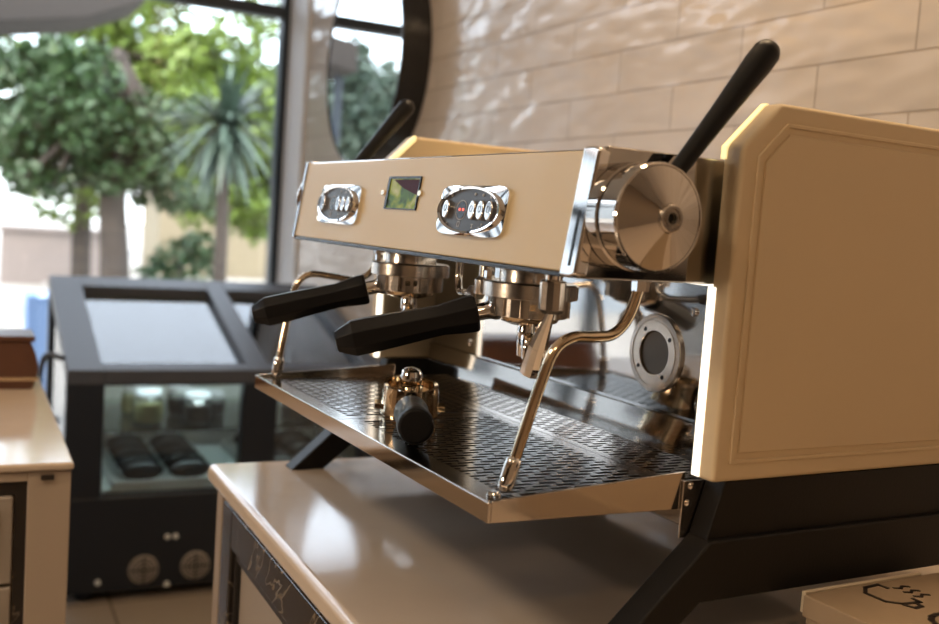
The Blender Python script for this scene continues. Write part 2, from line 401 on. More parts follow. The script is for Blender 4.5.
# ------------------------------------------------------------------ display fridge
FX, F0, F1 = -2.4, -0.15, 0.87
SL = 0.28
fr = thing('display_fridge', 'black display fridge with sloped glass top in front of the shop window', 'fridge', (-2.8, 0.36, FZ))
DP = 0.80
ZT = -0.265
b = MB()
b.box(FX - DP, FX, F0, F1, FZ + 0.035, -0.665)
part('base', b, M['fridge'], fr, bevel=0.004)
body = MB()
def post(ya, yb, xa=FX - 0.05, xb=FX, z0=-0.665, z1=None):
    body.box(xa, xb, ya, yb, z0, z1 if z1 is not None else ZT - 0.012)
post(F0, -0.04); post(0.385, 0.50); post(0.80, F1)
body.box(FX - 0.05, FX, -0.04, 0.385, -0.315, ZT - 0.012).box(FX - 0.05, FX, 0.50, 0.80, -0.315, ZT - 0.012)
for ya in (F0, F1 - 0.05):
    part('rear_post', MB().box(FX - DP, FX - DP + 0.05, ya, ya + 0.05, -0.665, ZT + SL * (DP - 0.05) - 0.01), M['fridge'], fr, bevel=0.004)
part('front_frame', body, M['fridge'], fr, bevel=0.004)
tf = MB()
def slope_bar(xa, xb, ya, yb, t=0.045, lift=0.0):
    za, zb = ZT + SL * (FX - xa) + lift, ZT + SL * (FX - xb) + lift
    tf.prism([(xa, za), (xb, zb), (xb, zb - t), (xa, za - t)], 'y', ya, yb)
slope_bar(FX + 0.004, FX - DP, F0, F0 + 0.105)
slope_bar(FX + 0.004, FX - DP, 0.405, 0.475)
slope_bar(FX + 0.004, FX - DP, F1 - 0.06, F1)
slope_bar(FX + 0.004, FX - 0.05, F0 + 0.105, 0.405); slope_bar(FX + 0.004, FX - 0.05, 0.475, F1 - 0.06)
slope_bar(FX - DP + 0.10, FX - DP, F0 + 0.105, 0.405); slope_bar(FX - DP + 0.10, FX - DP, 0.475, F1 - 0.06)
part('top_frame', tf, M['fridge_top'], fr, bevel=0.004)
def slope_pane(ya, yb):
    xa, xb = FX - 0.04, FX - DP + 0.09
    za, zb = ZT + SL * 0.04 - 0.03, ZT + SL * (DP - 0.09) - 0.03
    return MB().prism([(xa, za), (xb, zb), (xb, zb - 0.006), (xa, za - 0.006)], 'y', ya, yb)
part('top_pane', slope_pane(F0 + 0.10, 0.41), M['top_glass'], fr)
part('top_pane', slope_pane(0.47, F1 - 0.055), M['top_glass'], fr)
part('front_pane', MB().box(FX - 0.03, FX - 0.024, -0.042, 0.387, -0.667, -0.313), M['shelf_glass'], fr)
part('front_pane', MB().box(FX - 0.03, FX - 0.024, 0.498, 0.802, -0.667, -0.313), M['shelf_glass'], fr)
zs = lambda x: ZT + SL * (FX - x) - 0.045
part('side_pane', MB().prism([(FX - 0.05, -0.665), (FX - DP + 0.05, -0.665), (FX - DP + 0.05, zs(FX - DP + 0.05)), (FX - 0.05, zs(FX - 0.05))], 'y', F0 + 0.012, F0 + 0.018), M['shelf_glass'], fr)
part('side_pane', MB().prism([(FX - 0.05, -0.665), (FX - DP + 0.05, -0.665), (FX - DP + 0.05, zs(FX - DP + 0.05)), (FX - 0.05, zs(FX - 0.05))], 'y', F1 - 0.018, F1 - 0.012), M['shelf_glass'], fr)
part('liner_floor', MB().box(FX - DP + 0.02, FX - 0.055, F0 + 0.02, F1 - 0.02, -0.664, -0.655), M['fridge_in'], fr)
part('added_glow_cover', MB().box(FX - 0.735, FX - 0.722, F0 + 0.055, F1 - 0.055, -0.150, -0.106).box(FX - 0.722, FX - 0.695, F0 + 0.055, F1 - 0.055, -0.109, -0.106), M['fridge'], fr)  # added to keep the rear glow from reflecting in the window pane
part('added_inner_glow', MB().box(FX - 0.72, FX - 0.70, F0 + 0.06, F1 - 0.06, -0.12, -0.11), M['fridge_glow'], fr)  # unseen glowing bars added to brighten the fridge interior
part('added_inner_glow', MB().box(FX - 0.085, FX - 0.065, F0 + 0.06, F1 - 0.06, -0.322, -0.312), M['fridge_glow'], fr)
part('back_panel', MB().box(FX - DP + 0.03, FX - DP + 0.04, F0 + 0.055, F1 - 0.055, -0.655, -0.30), M['fridge_in'], fr)
part('shelf', MB().box(FX - 0.62, FX - 0.07, F0 + 0.03, F1 - 0.03, -0.478, -0.470), M['shelf_glass'], fr, bevel=0.001)
part('inner_step', MB().box(FX - DP + 0.05, FX - 0.62, F0 + 0.03, F1 - 0.03, -0.655, -0.56), M['white_paint'], fr, bevel=0.003)
for yy in (0.095, 0.256, 0.60, 0.76):
    f = part('fan_grille', MB().lathe([(0.046, 0), (0.046, 0.006), (0.04, 0.008)], (FX + 0.0005, yy, -0.90), (1, 0, 0), seg=32), M['grille'], fr)
    s = MB()
    for rr in (0.012, 0.024, 0.036):
        s.lathe([(rr, 0.008), (rr, 0.0105), (rr + 0.003, 0.0105), (rr + 0.003, 0.008)], (FX + 0.0005, yy, -0.90), (1, 0, 0), seg=32, caps=False)
    s.box(FX + 0.0085, FX + 0.012, yy - 0.044, yy + 0.044, -0.902, -0.898).box(FX + 0.0085, FX + 0.012, yy - 0.002, yy + 0.002, -0.944, -0.856)
    part('guard', s, M['fridge'], fr, f)
for (yy, zz) in ((-0.04, -0.93), (0.165, -0.80), (0.19, -0.80), (0.17, -0.985)):
    part('bolt', MB().lathe([(0.009, 0), (0.009, 0.005), (0.006, 0.008)], (FX, yy, zz if zz > -0.96 else zz + 0.03), (1, 0, 0), seg=12), M['lid'], fr)
for (xx, yy) in ((FX - 0.08, F0 + 0.08), (FX - 0.08, F1 - 0.08), (FX - DP + 0.08, F0 + 0.08), (FX - DP + 0.08, F1 - 0.08)):
    part('leg', MB().lathe([(0.03, 0), (0.03, 0.01), (0.018, 0.02), (0.018, 0.036)], (xx, yy, FZ), seg=16), M['fridge'], fr)
hd = MB().tube([(FX - 0.06, F0 - 0.004, -0.24), (FX - 0.10, F0 - 0.05, -0.235), (FX - 0.13, F0 - 0.065, -0.30), (FX - 0.14, F0 - 0.06, -0.40), (FX - 0.13, F0 - 0.005, -0.45)], 0.009, smooth=5)
part('handle', hd, M['fridge_top'], fr)

def jar(x, y, label, fill, s=1.0):
    t = thing('jar', label, 'jar', (x, y, -0.470), group=None)
    c = (x, y, -0.470)
    part('glass_body', MB().lathe([(0.036 * s, 0), (0.044 * s, 0.006), (0.047 * s, 0.03), (0.046 * s, 0.07 * s), (0.036 * s, 0.082 * s), (0.034 * s, 0.088 * s)], c, seg=28), M['jar_glass'], t)
    part('contents', MB().lathe([(0.033 * s, 0.003), (0.042 * s, 0.009), (0.044 * s, 0.03), (0.043 * s, 0.062 * s)], c, seg=28), fill, t)
    part('lid', MB().lathe([(0.040 * s, 0.086 * s), (0.042 * s, 0.089 * s), (0.042 * s, 0.104 * s), (0.038 * s, 0.108 * s)], c, seg=28), M['lid'], t)
    return t
jar(-2.58, 0.118, 'pale olive jar with a light lid on the fridge shelf', M['jar_yellow'], 1.08)
jar(-2.56, 0.275, 'dark jar with a pale lid, front of the pair beside the olive jar', M['jar_dark'], 1.0)
jar(-2.72, 0.245, 'dark jar with a pale lid, directly behind the front dark jar', M['jar_dark'], 0.9)
jar(-2.70, 0.365, 'small dark jar at the right end of the left shelf half', M['jar_dark'], 0.72)
jar(-2.74, 0.10, 'olive jar standing behind the front pale olive jar', M['jar_yellow'], 0.95)
jar(-2.56, 0.60, 'dark jar behind the right fridge door', M['jar_dark'], 0.85)

def food_tray(x0, x1, y0, y1, lab, idx):
    o = ((x0 + x1) / 2, (y0 + y1) / 2, -0.655); z0 = -0.655
    m = MB().box(x0, x1, y0, y1, z0, z0 + 0.006)
    m.box(x0, x1, y0, y0 + 0.012, z0 + 0.006, z0 + 0.024).box(x0, x1, y1 - 0.012, y1, z0 + 0.006, z0 + 0.024)
    m.box(x0, x0 + 0.012, y0 + 0.012, y1 - 0.012, z0 + 0.006, z0 + 0.024).box(x1 - 0.012, x1, y0 + 0.012, y1 - 0.012, z0 + 0.006, z0 + 0.024)
    solo('serving_tray', m, M['tray_metal'], lab, 'tray', o=o, bevel=0.002)
    proto = None
    side = ['left', 'right']
    for c in range(2):
        for r in range(5):
            yy = y0 + 0.012 + (y1 - y0 - 0.024) * (0.27 + 0.47 * c)
            xx = x1 - 0.055 - r * 0.102
            yield c, r, xx, yy
proto = None
ROWN = ['in the front row', 'in the second row', 'in the middle row', 'in the fourth row', 'in the back row']
for ti, (args, where) in enumerate((((-3.00, -2.46, 0.0, 0.345), 'behind the left fridge door'), ((-3.00, -2.46, 0.46, 0.80), 'behind the right fridge door'))):
    for c, r, xx, yy in food_tray(*args, 'pale metal tray of dark pastries ' + where, ti):
        if proto is None:
            m = MB(); n = 9; seg = 12; prof = []
            vs = []; 
            for i in range(n):
                t = -1 + 2 * i / (n - 1); rr = 0.0245 * math.sqrt(max(0.02, 1 - (t * 0.97) ** 2)) * (1 + 0.06 * (i % 2))
                for k in range(seg):
                    a = 2 * pi * k / seg; vs.append((rr * cos(a) * 0.95, t * 0.066, 0.034 + rr * sin(a) * 1.35))
            fs = [(i * seg + k, i * seg + (k + 1) % seg, (i + 1) * seg + (k + 1) % seg, (i + 1) * seg + k) for i in range(n - 1) for k in range(seg)]
            fs += [tuple(range(seg)), tuple(range((n - 1) * seg, n * seg))]
            m.add(vs, fs); proto = mesh('pastry', m, M['wrap'], angle=60); ob = proto
        else:
            ob = proto.copy(); COL.objects.link(ob)
        ob.location = (xx, yy, -0.6475 + ZF); ob.rotation_euler = (0, 0, 0.10 + random.uniform(-0.10, 0.10))
        ob['label'] = 'dark glossy pastry on the tray %s, %s column, %s' % (where, ('left', 'right')[c], ROWN[r][3:])
        ob['category'] = 'pastry'; ob['group'] = 'dark pastries on the fridge trays'

# ------------------------------------------------------------------ box with the cup print, right of the machine
bx = thing('cardboard_box', 'tan box with a printed coffee cup on the worktop right of the machine', 'box', (0.33, 0.56, CT), MA)
x0, x1, y0, y1, zt = 0.072, 0.50, 0.353, 0.60, -0.105
part('carton', MB().box(x0, x1, y0, y1, CT + 0.0005, zt - 0.012), M['kraft'], bx, bevel=0.002)
part('lid', MB().box(x0 - 0.003, x1 + 0.003, y0 - 0.003, y1 + 0.003, zt - 0.024, zt), M['kraft'], bx, bevel=0.002)
part('lid_flap', MB().box(x0 - 0.010, x0 - 0.004, y0 + 0.002, y1 - 0.06, zt - 0.022, zt + 0.001), M['kraft_light'], bx, bevel=0.001)
zi = zt + 0.0004
ic = MB()
def stroke(pts, w=0.0022):
    for (a, b_) in zip(pts[:-1], pts[1:]):
        a = Vector(a); b_ = Vector(b_); d = (b_ - a).normalized(); n = Vector((-d.y, d.x)) * w; d = d * w * 0.6
        ic.prism([tuple(a - d - n), tuple(b_ + d - n), tuple(b_ + d + n), tuple(a - d + n)], 'z', zi - 0.0002, zi + 0.0004)
ux, uy = 0.076, 0.415
S = 1.15
def U(x, y): return (ux + x * S, uy + y * S)
stroke([U(0.0, 0.036), U(0.002, 0.016), U(0.012, 0.004), U(0.034, 0.004), U(0.044, 0.016), U(0.046, 0.036), U(0.038, 0.037)])
stroke([U(0.0, 0.036), U(0.010, 0.037)])
stroke([U(0.046, 0.030), U(0.054, 0.028), U(0.055, 0.018), U(0.046, 0.014)])
for q in (0.012, 0.023, 0.034):
    stroke([U(q, 0.044), U(q + 0.003, 0.050), U(q - 0.001, 0.056), U(q + 0.002, 0.062)], 0.0018)
part('cup_print', ic, M['ink'], bx)
ic = MB()
cx0, cy0, cr = 0.182, 0.443, 0.023
stroke([(cx0 + cr * cos(a), cy0 + cr * 1.15 * sin(a)) for a in [radians(50 + k * 26) for k in range(11)]], 0.0032)
part('letter_print', ic, M['ink'], bx)

# ------------------------------------------------------------------ espresso machine (machine coordinates)
em = thing('espresso_machine', 'cream and chrome two group coffee machine on the glossy beige worktop', 'coffee machine', (-0.38, 0.42, CT), MA)
XL, XR = -0.800, 0.0
YB = 0.70
# body behind the tray, mirror polished
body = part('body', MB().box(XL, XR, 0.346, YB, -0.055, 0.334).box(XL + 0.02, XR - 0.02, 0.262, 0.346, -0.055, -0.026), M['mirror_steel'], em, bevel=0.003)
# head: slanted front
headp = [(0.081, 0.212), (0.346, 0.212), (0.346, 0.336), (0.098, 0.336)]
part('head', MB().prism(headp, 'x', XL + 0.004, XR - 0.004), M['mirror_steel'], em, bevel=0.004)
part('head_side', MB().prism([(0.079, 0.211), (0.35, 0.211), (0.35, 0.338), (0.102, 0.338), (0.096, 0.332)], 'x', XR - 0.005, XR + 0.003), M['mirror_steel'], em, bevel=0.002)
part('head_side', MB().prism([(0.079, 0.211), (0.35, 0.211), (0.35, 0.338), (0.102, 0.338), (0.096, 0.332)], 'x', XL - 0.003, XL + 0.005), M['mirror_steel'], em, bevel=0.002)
fn = Vector((0, -(0.335 - 0.213), (0.094 - 0.076))).normalized()      # outward normal of the slanted front
def FP(x, z, out=0.0):
    """a point on the slanted front, at height z, pushed out"""
    t = (z - 0.213) / (0.335 - 0.213)
    return Vector((x, 0.076 + 0.018 * t, z)) + fn * out
def front_slab(pts, a, b_):
    """polygon of (x, z) on the slanted front, thick from a to b_"""
    n = len(pts); m = MB()
    m.add([FP(x, zz, a) for x, zz in pts] + [FP(x, zz, b_) for x, zz in pts],
          [tuple(range(n))[::-1], tuple(range(n, 2 * n))] + [(i, (i + 1) % n, n + (i + 1) % n, n + i) for i in range(n)])
    return m
part('front_panel', front_slab([(XL + 0.008, 0.216), (XR - 0.024, 0.216), (XR - 0.024, 0.334), (XL + 0.008, 0.334)], -0.010, 0.0), M['cream'], em, bevel=0.002)
bz = part('front_bezel', front_slab([(XR - 0.0235, 0.2115), (XR - 0.006, 0.2115), (XR + 0.0035, 0.214), (XR + 0.0035, 0.335), (XR - 0.006, 0.337), (XR - 0.0235, 0.337)], -0.012, 0.003), M['chrome'], em, bevel=0.003, bseg=3)
part('bezel_slot', front_slab([(XR - 0.010, 0.222), (XR - 0.0065, 0.222), (XR - 0.0065, 0.275), (XR - 0.010, 0.275)], 0.0028, 0.0036), M['black_gloss'], em, bz)
part('front_bezel', front_slab([(XL - 0.003, 0.214), (XL + 0.0075, 0.2115), (XL + 0.0075, 0.337), (XL - 0.003, 0.335)], -0.012, 0.002), M['chrome'], em, bevel=0.002)
part('lower_lip', MB().box(XL + 0.008, XR - 0.024, 0.0765, 0.084, 0.2105, 0.2155), M['black_gloss'], em, bevel=0.001)
part('head_light_strip', MB().box(XL + 0.01, XR + 0.002, 0.252, 0.258, 0.2085, 0.2125), M['ledbar'], em)

part('added_glow_bar', MB().box(XL + 0.02, XR - 0.02, 0.40, 0.412, 0.336, 0.342), M['added_glow'], em)  # unseen glowing bar added to warm the inner faces of the side panels
part('top_tray', MB().box(XL, XR + 0.008, 0.348, YB, 0.328, 0.3355), M['steel'], em)
# button pads
def ell(cx_, cz_, a, b_, n=40, p=2.0):
    out = []
    for k in range(n):
        t = 2 * pi * k / n; c, s = cos(t), sin(t)
        out.append((cx_ + a * math.copysign(abs(c) ** (2 / p), c), cz_ + b_ * math.copysign(abs(s) ** (2 / p), s)))
    return out
def ring_slab(o1, o2, a, b_, c=None):
    """ring between outline o1 (outer) and o2 (inner)"""
    n = len(o1); m = MB(); c = b_ if c is None else c
    vs = [FP(x, z_, a) for x, z_ in o1] + [FP(x, z_, b_) for x, z_ in o1] + [FP(x, z_, c) for x, z_ in o2] + [FP(x, z_, a) for x, z_ in o2]
    fs = []
    for i in range(n):
        j = (i + 1) % n
        for q in range(4):
            r = (q + 1) % 4
            fs.append((q * n + i, q * n + j, r * n + j, r * n + i))
    return m.add(vs, fs)
def button_pad(cx_, cz_, lab, lit):
    A, B = 0.0775, 0.0285
    ob = part('button_pad', ring_slab(ell(cx_, cz_, A, B, 64, 7), ell(cx_, cz_, A - 0.006, B - 0.002, 64, 2.0), -0.001, 0.004, 0.0050), M['chrome'], em)
    ob['label'] = lab
    part('rim', ring_slab(ell(cx_, cz_, A - 0.006, B - 0.002, 64), ell(cx_, cz_, A - 0.011, B - 0.0045, 64), 0.003, 0.0095, 0.0085), M['chrome'], em, ob)
    part('pad_face', front_slab(ell(cx_, cz_, A - 0.0105, B - 0.004, 64), 0.0, 0.0055), M['pad'], em, ob)
    for bxx in (-0.050, 0.012, 0.031, 0.050):
        k = part('button', front_slab(ell(cx_ + bxx, cz_, 0.0078, 0.0108, 28), 0.0, 0.0105), M['chrome'], em, ob, bevel=0.0015)
        dm = MB(); 
        for v, f in ((0.0055, 0.0),):
            dm = ring_slab(ell(cx_ + bxx + 0.0, cz_ + 0.001, 0.0030, 0.0040, 16), ell(cx_ + bxx, cz_ + 0.001, 0.0023, 0.0032, 16), 0.0102, 0.0108)
        part('button_mark', dm, M['pad'], em, ob)
    for bxx, zz in ((-0.048, 0.0165), (0.008, 0.0185), (0.027, 0.0175), (0.046, 0.0155)):
        part('small_lamp', front_slab(ell(cx_ + bxx * 0.97, cz_ + zz, 0.0022, 0.0017, 10), 0.0, 0.0063), M['icon'], em, ob)
    part('sensor_ring', ring_slab(ell(cx_ - 0.019, cz_, 0.0125, 0.0115, 28), ell(cx_ - 0.019, cz_, 0.0117, 0.0107, 28), 0.005, 0.0059), M['icon'], em, ob)
    part('sensor_window', front_slab(ell(cx_ - 0.019, cz_, 0.0108, 0.0098, 28), 0.0, 0.0058), M['black_gloss'], em, ob)
    for q in (-0.022, -0.014):
        part('indicator', front_slab(ell(cx_ + q, cz_ + 0.0005, 0.0019 if lit else 0.0013, 0.0016 if lit else 0.0011, 12), 0.0, 0.0064), M['ledred'] if lit else M['bronze'], em, ob)
    # little printed icons under the buttons
    ic = MB()
    def seg2(pts, w=0.0005):
        for (a, b_) in zip(pts[:-1], pts[1:]):
            a = Vector(a); b_ = Vector(b_); d = (b_ - a).normalized(); n = Vector((-d.y, d.x)) * w
            q = [a - n, b_ - n, b_ + n, a + n]
            ic.add([FP(cx_ + p.x, cz_ + p.y, 0.0052) for p in q] + [FP(cx_ + p.x, cz_ + p.y, 0.0060) for p in q],
                   [(0, 1, 2, 3), (7, 6, 5, 4), (0, 4, 5, 1), (1, 5, 6, 2), (2, 6, 7, 3), (3, 7, 4, 0)])
    seg2([(-0.0505, -0.0155), (-0.0475, -0.0155)])
    seg2([(-0.023, -0.016), (-0.022, -0.019), (-0.018, -0.019), (-0.017, -0.016), (-0.018, -0.0135), (-0.022, -0.0135), (-0.023, -0.016)])
    seg2([(0.010, -0.0155), (0.015, -0.0155)]); seg2([(0.0125, -0.0155), (0.0125, -0.0195)]); seg2([(0.0105, -0.0195), (0.0145, -0.0195)])
    seg2([(0.027, -0.0185), (0.0305, -0.0185)]); seg2([(0.032, -0.0145), (0.0355, -0.0145)]); seg2([(0.0285, -0.0185), (0.0285, -0.021)]); seg2([(0.0335, -0.0145), (0.0335, -0.0175)])
    seg2([(0.048, -0.0165), (0.053, -0.0125)])
    part('pad_icons', ic, M['icon'], em, ob)
button_pad(-0.219, 0.2695, 'oval button pad with red lights in a chrome surround, nearer one', True)
button_pad(-0.622, 0.2695, 'oval button pad in a chrome surround, farther one', False)
# display
sx0, sx1, sz0, sz1 = -0.460, -0.368, 0.2685, 0.3070
dsp = part('display', front_slab([(sx0, sz0), (sx1, sz0), (sx1, sz1), (sx0, sz1)], -0.002, 0.0008), M['screen'], em)
fmr = MB()
for a_ in (((sx0 - 0.003, sz0 - 0.0015), (sx1 + 0.002, sz0)), ((sx0 - 0.003, sz1), (sx1 + 0.002, sz1 + 0.003)), ((sx0 - 0.003, sz0), (sx0 + 0.003, sz1)), ((sx1 - 0.001, sz0), (sx1 + 0.002, sz1))):
    (xa, za), (xb, zb) = a_; s_ = front_slab([(xa, za), (xb, za), (xb, zb), (xa, zb)], -0.002, 0.0022); fmr.add(s_.v, s_.f)
part('display_frame', fmr, M['black_gloss'], em, dsp)
part('dark_band', front_slab([(sx0 + 0.012, sz1 - 0.001), (sx1 - 0.002, sz1 - 0.001), (sx1 - 0.002, sz1 - 0.021), (sx0 + 0.045, sz1 - 0.012)], 0.0006, 0.0012), mat('wine_red_graphic', (0.05, 0.004, 0.010), 0.5, spec=0.1), em, dsp)
for xx in (sx0 - 0.014, sx1 + 0.006):
    part('display_screw', front_slab(ell(xx, 0.2885, 0.0050, 0.0036, 16), -0.001, 0.003), M['bronze'], em)

# steam knobs with their levers
def steam_knob(sgn, x0, k=1.0):
    c = (x0, 0.132, 0.273); d = (sgn, 0, 0)
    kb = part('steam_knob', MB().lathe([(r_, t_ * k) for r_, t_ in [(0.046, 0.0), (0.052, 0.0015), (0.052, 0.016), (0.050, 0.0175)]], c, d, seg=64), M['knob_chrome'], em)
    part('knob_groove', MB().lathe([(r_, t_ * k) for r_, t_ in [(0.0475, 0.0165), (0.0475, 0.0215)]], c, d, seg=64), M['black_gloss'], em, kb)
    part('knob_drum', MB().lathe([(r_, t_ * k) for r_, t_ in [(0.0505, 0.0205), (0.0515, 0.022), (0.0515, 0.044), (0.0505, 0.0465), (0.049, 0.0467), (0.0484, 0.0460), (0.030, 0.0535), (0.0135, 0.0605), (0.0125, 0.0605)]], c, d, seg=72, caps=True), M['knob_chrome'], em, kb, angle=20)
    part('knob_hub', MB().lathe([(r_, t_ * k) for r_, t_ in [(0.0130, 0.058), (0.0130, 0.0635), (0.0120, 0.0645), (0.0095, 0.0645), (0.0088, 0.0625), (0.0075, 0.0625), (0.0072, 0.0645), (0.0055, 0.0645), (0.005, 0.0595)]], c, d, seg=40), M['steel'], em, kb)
    part('hub_socket', MB().lathe([(r_, t_ * k) for r_, t_ in [(0.005, 0.0597), (0.005, 0.0605)]], c, d, seg=20), M['black_gloss'], em, kb)
    # lever: a black club-shaped handle from the knob up and back
    u = Vector((0, 0.146, 0.182)).normalized(); p0 = Vector((x0 + sgn * (0.020 if k == 1 else 0.010), 0.132, 0.273))
    dist = [0.050, 0.066, 0.10, 0.14, 0.175, 0.205, 0.222, 0.230, 0.2345]
    rad = [0.0085, 0.0088, 0.0098, 0.0112, 0.0130, 0.0146, 0.0144, 0.0108, 0.0040]
    lv = part('steam_lever', MB().tube([p0 + u * t for t in dist], rad, seg=24, smooth=4), M['black_plastic'], em)
    part('lever_ferrule', MB().tube([p0 + u * 0.046, p0 + u * 0.060], 0.0082, seg=20), M['chrome'], em, lv)
steam_knob(1, XR + 0.003)
steam_knob(-1, XL - 0.003, 0.12)

# side panels: cream slabs with a cut corner and a routed line
def side_panel(xi, xo, lab):
    """xi: inner x, xo: outer x"""
    o = [(0.238, 0.012), (0.745, 0.012), (0.745, 0.397), (0.285, 0.397), (0.238, 0.350)]
    sg = 1 if xo > xi else -1
    sp = part('side_panel', MB().prism(o, 'x', xi, xo), M['cream_side'], em, bevel=0.005, bseg=3)
    sp['label'] = lab
    def ins(d): return [(0.238 + d, 0.012 + d), (0.745 - d, 0.012 + d), (0.745 - d, 0.397 - d), (0.285 + d * 0.42, 0.397 - d), (0.238 + d, 0.350 - d * 0.42)]
    def ring(d1, d2, a, b_):
        p, q = ins(d1), ins(d2); n = 5
        vs = [(a, *v) for v in p] + [(b_, *v) for v in p] + [(b_, *v) for v in q] + [(a, *v) for v in q]
        fs = [(k * n + i, k * n + (i + 1) % n, ((k + 1) % 4) * n + (i + 1) % n, ((k + 1) % 4) * n + i) for i in range(n) for k in range(4)]
        return MB().add(vs, fs)
    part('raised_line', ring(0.0195, 0.0235, xo - sg * 0.001, xo + sg * 0.0024), M['cream_side'], em, sp, bevel=0.0009)
    part('raised_field', MB().prism(ins(0.030), 'x', xo - sg * 0.002, xo + sg * 0.0022), M['cream_side'], em, sp, bevel=0.0015)
    part('light_strip', MB().prism([(0.2365, 0.014), (0.2435, 0.014), (0.2435, 0.209), (0.2365, 0.209)], 'x', xi - sg * 0.003, xi + sg * 0.008), M['ledbar'], em, sp, bevel=0.001)
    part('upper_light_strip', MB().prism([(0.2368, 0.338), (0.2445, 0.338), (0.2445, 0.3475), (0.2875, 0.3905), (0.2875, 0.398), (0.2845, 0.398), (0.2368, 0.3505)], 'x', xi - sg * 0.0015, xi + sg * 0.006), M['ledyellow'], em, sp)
side_panel(0.010, 0.038, 'cream side panel nearest the viewer')
side_panel(XL - 0.004, XL - 0.036, 'cream side panel at the far end')

# back plate of the work area with rings and screws
yb = 0.3455
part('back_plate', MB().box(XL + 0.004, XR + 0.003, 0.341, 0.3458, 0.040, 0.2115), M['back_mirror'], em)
for cx_ in (-0.188,):
    rg = part('inspection_ring', MB().lathe([(0.049, 0), (0.049, 0.003), (0.048, 0.0045), (0.042, 0.0047), (0.0415, 0.0035), (0.040, 0.0035), (0.0395, 0.0047), (0.028, 0.0047), (0.027, 0.004), (0.027, 0.001)], (cx_, 0.341, 0.112), (0, -1, 0), seg=64, caps=False), M['steel'], em, angle=25)
    part('ring_well', MB().lathe([(0.0265, 0.0005), (0.0265, 0.0015)], (cx_, 0.341, 0.112), (0, -1, 0), seg=40), M['pan'], em, rg)
    for k in range(4):
        a = radians(35 + 90 * k)
        part('ring_screw', MB().lathe([(0.0028, 0.0040), (0.0028, 0.0052)], (cx_ + 0.034 * cos(a), 0.341, 0.112 + 0.034 * sin(a)), (0, -1, 0), seg=12), M['black_gloss'], em, rg)
for (xx, zz) in ((-0.125, 0.170), (-0.105, 0.060), (-0.705, 0.110), (-0.66, 0.060)):
    part('plate_screw', MB().lathe([(0.0055, 0), (0.0055, 0.002), (0.004, 0.0035), (0.0022, 0.0035), (0.002, 0.0022)], (xx, 0.341, zz), (0, -1, 0), seg=20), M['chrome'], em)

# drip tray
TX0, TX1 = -0.722, 0.0
dt = MB()
dt.prism([(0.0, -0.0205), (0.0035, -0.0205), (0.0035, -0.002), (0.0012, 0.0004), (0.0, -0.0008)], 'x', TX0, TX1)   # front wall
for (xa, xb) in ((TX0, TX0 + 0.003), (TX1 - 0.003, TX1)):
    dt.prism([(0.0035, -0.0205), (0.236, -0.025), (0.236, 0.0155), (0.03, 0.0022), (0.0035, 0.0)], 'x', xa, xb)
dt.prism([(0.0035, -0.0205), (0.338, -0.0235), (0.338, -0.0205), (0.0035, -0.0175)], 'x', TX0 + 0.003, TX1 - 0.003)
dtp = part('drip_tray', dt, M['rim_steel'], em, bevel=0.0012)
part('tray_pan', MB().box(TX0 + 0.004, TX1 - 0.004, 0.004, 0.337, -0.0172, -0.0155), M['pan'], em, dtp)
def slot_plate(x0, x1, y0, y1, mf, mb_, ms, zt=-0.0030, px=0.0105, sl=0.021, gap=0.008):
    m = MB(); t = 0.0014
    m.box(x0, x1, y0, y0 + mf, zt - t, zt); m.box(x0, x1, y1 - mb_, y1, zt - t, zt)
    m.box(x0, x0 + ms, y0 + mf, y1 - mb_, zt - t, zt); m.box(x1 - ms, x1, y0 + mf, y1 - mb_, zt - t, zt)
    xa, xb, ya, yb_ = x0 + ms, x1 - ms, y0 + mf, y1 - mb_
    n = int((xb - xa) / px); p = (xb - xa) / n; rail = p * 0.46
    for i in range(n):
        if i: m.box(xa + i * p - rail / 2, xa + i * p + rail / 2, ya, yb_, zt - t, zt)
        l0 = xa + i * p + (rail / 2 if i else 0); l1 = xa + (i + 1) * p - (rail / 2 if i < n - 1 else 0)
        y = ya + (-(sl + gap) / 2 if i % 2 else 0) + sl
        while y < yb_:
            a_, b_ = max(ya, y), min(yb_, y + gap)
            if b_ > a_: m.box(l0, l1, a_, b_, zt - t, zt)
            y += sl + gap
    return m
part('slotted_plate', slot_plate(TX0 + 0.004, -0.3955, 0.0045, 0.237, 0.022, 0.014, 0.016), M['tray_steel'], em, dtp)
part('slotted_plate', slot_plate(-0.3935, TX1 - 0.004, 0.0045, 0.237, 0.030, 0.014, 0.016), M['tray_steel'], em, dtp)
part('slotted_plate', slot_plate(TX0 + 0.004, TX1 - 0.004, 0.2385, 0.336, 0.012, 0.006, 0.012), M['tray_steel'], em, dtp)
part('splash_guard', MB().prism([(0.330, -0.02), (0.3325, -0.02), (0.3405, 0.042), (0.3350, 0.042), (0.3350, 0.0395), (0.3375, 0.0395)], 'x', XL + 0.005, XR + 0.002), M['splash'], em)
for (xx) in (TX0 + 0.0, ):
    part('corner_clip', MB().lathe([(0.006, 0), (0.007, 0.001), (0.007, 0.004), (0.004, 0.006)], (TX1 - 0.022, 0.018, -0.003), (0, 0, 1), seg=20), M['chrome'], em, dtp)
# bracket between tray and panel
br = MB().box(0.0005, 0.003, 0.232, 0.262, -0.055, 0.006)
bk = part('tray_bracket', br, M['steel'], em, bevel=0.0008)
part('bracket_screw', MB().lathe([(0.0038, 0), (0.0038, 0.0015), (0.002, 0.0025)], (0.003, 0.24, -0.018), (1, 0, 0), seg=14), M['chrome'], em, bk)
part('bracket_screw', MB().lathe([(0.0038, 0), (0.0038, 0.0015), (0.002, 0.0025)], (0.003, 0.243, 0.0), (1, 0, 0), seg=14), M['chrome'], em, bk)

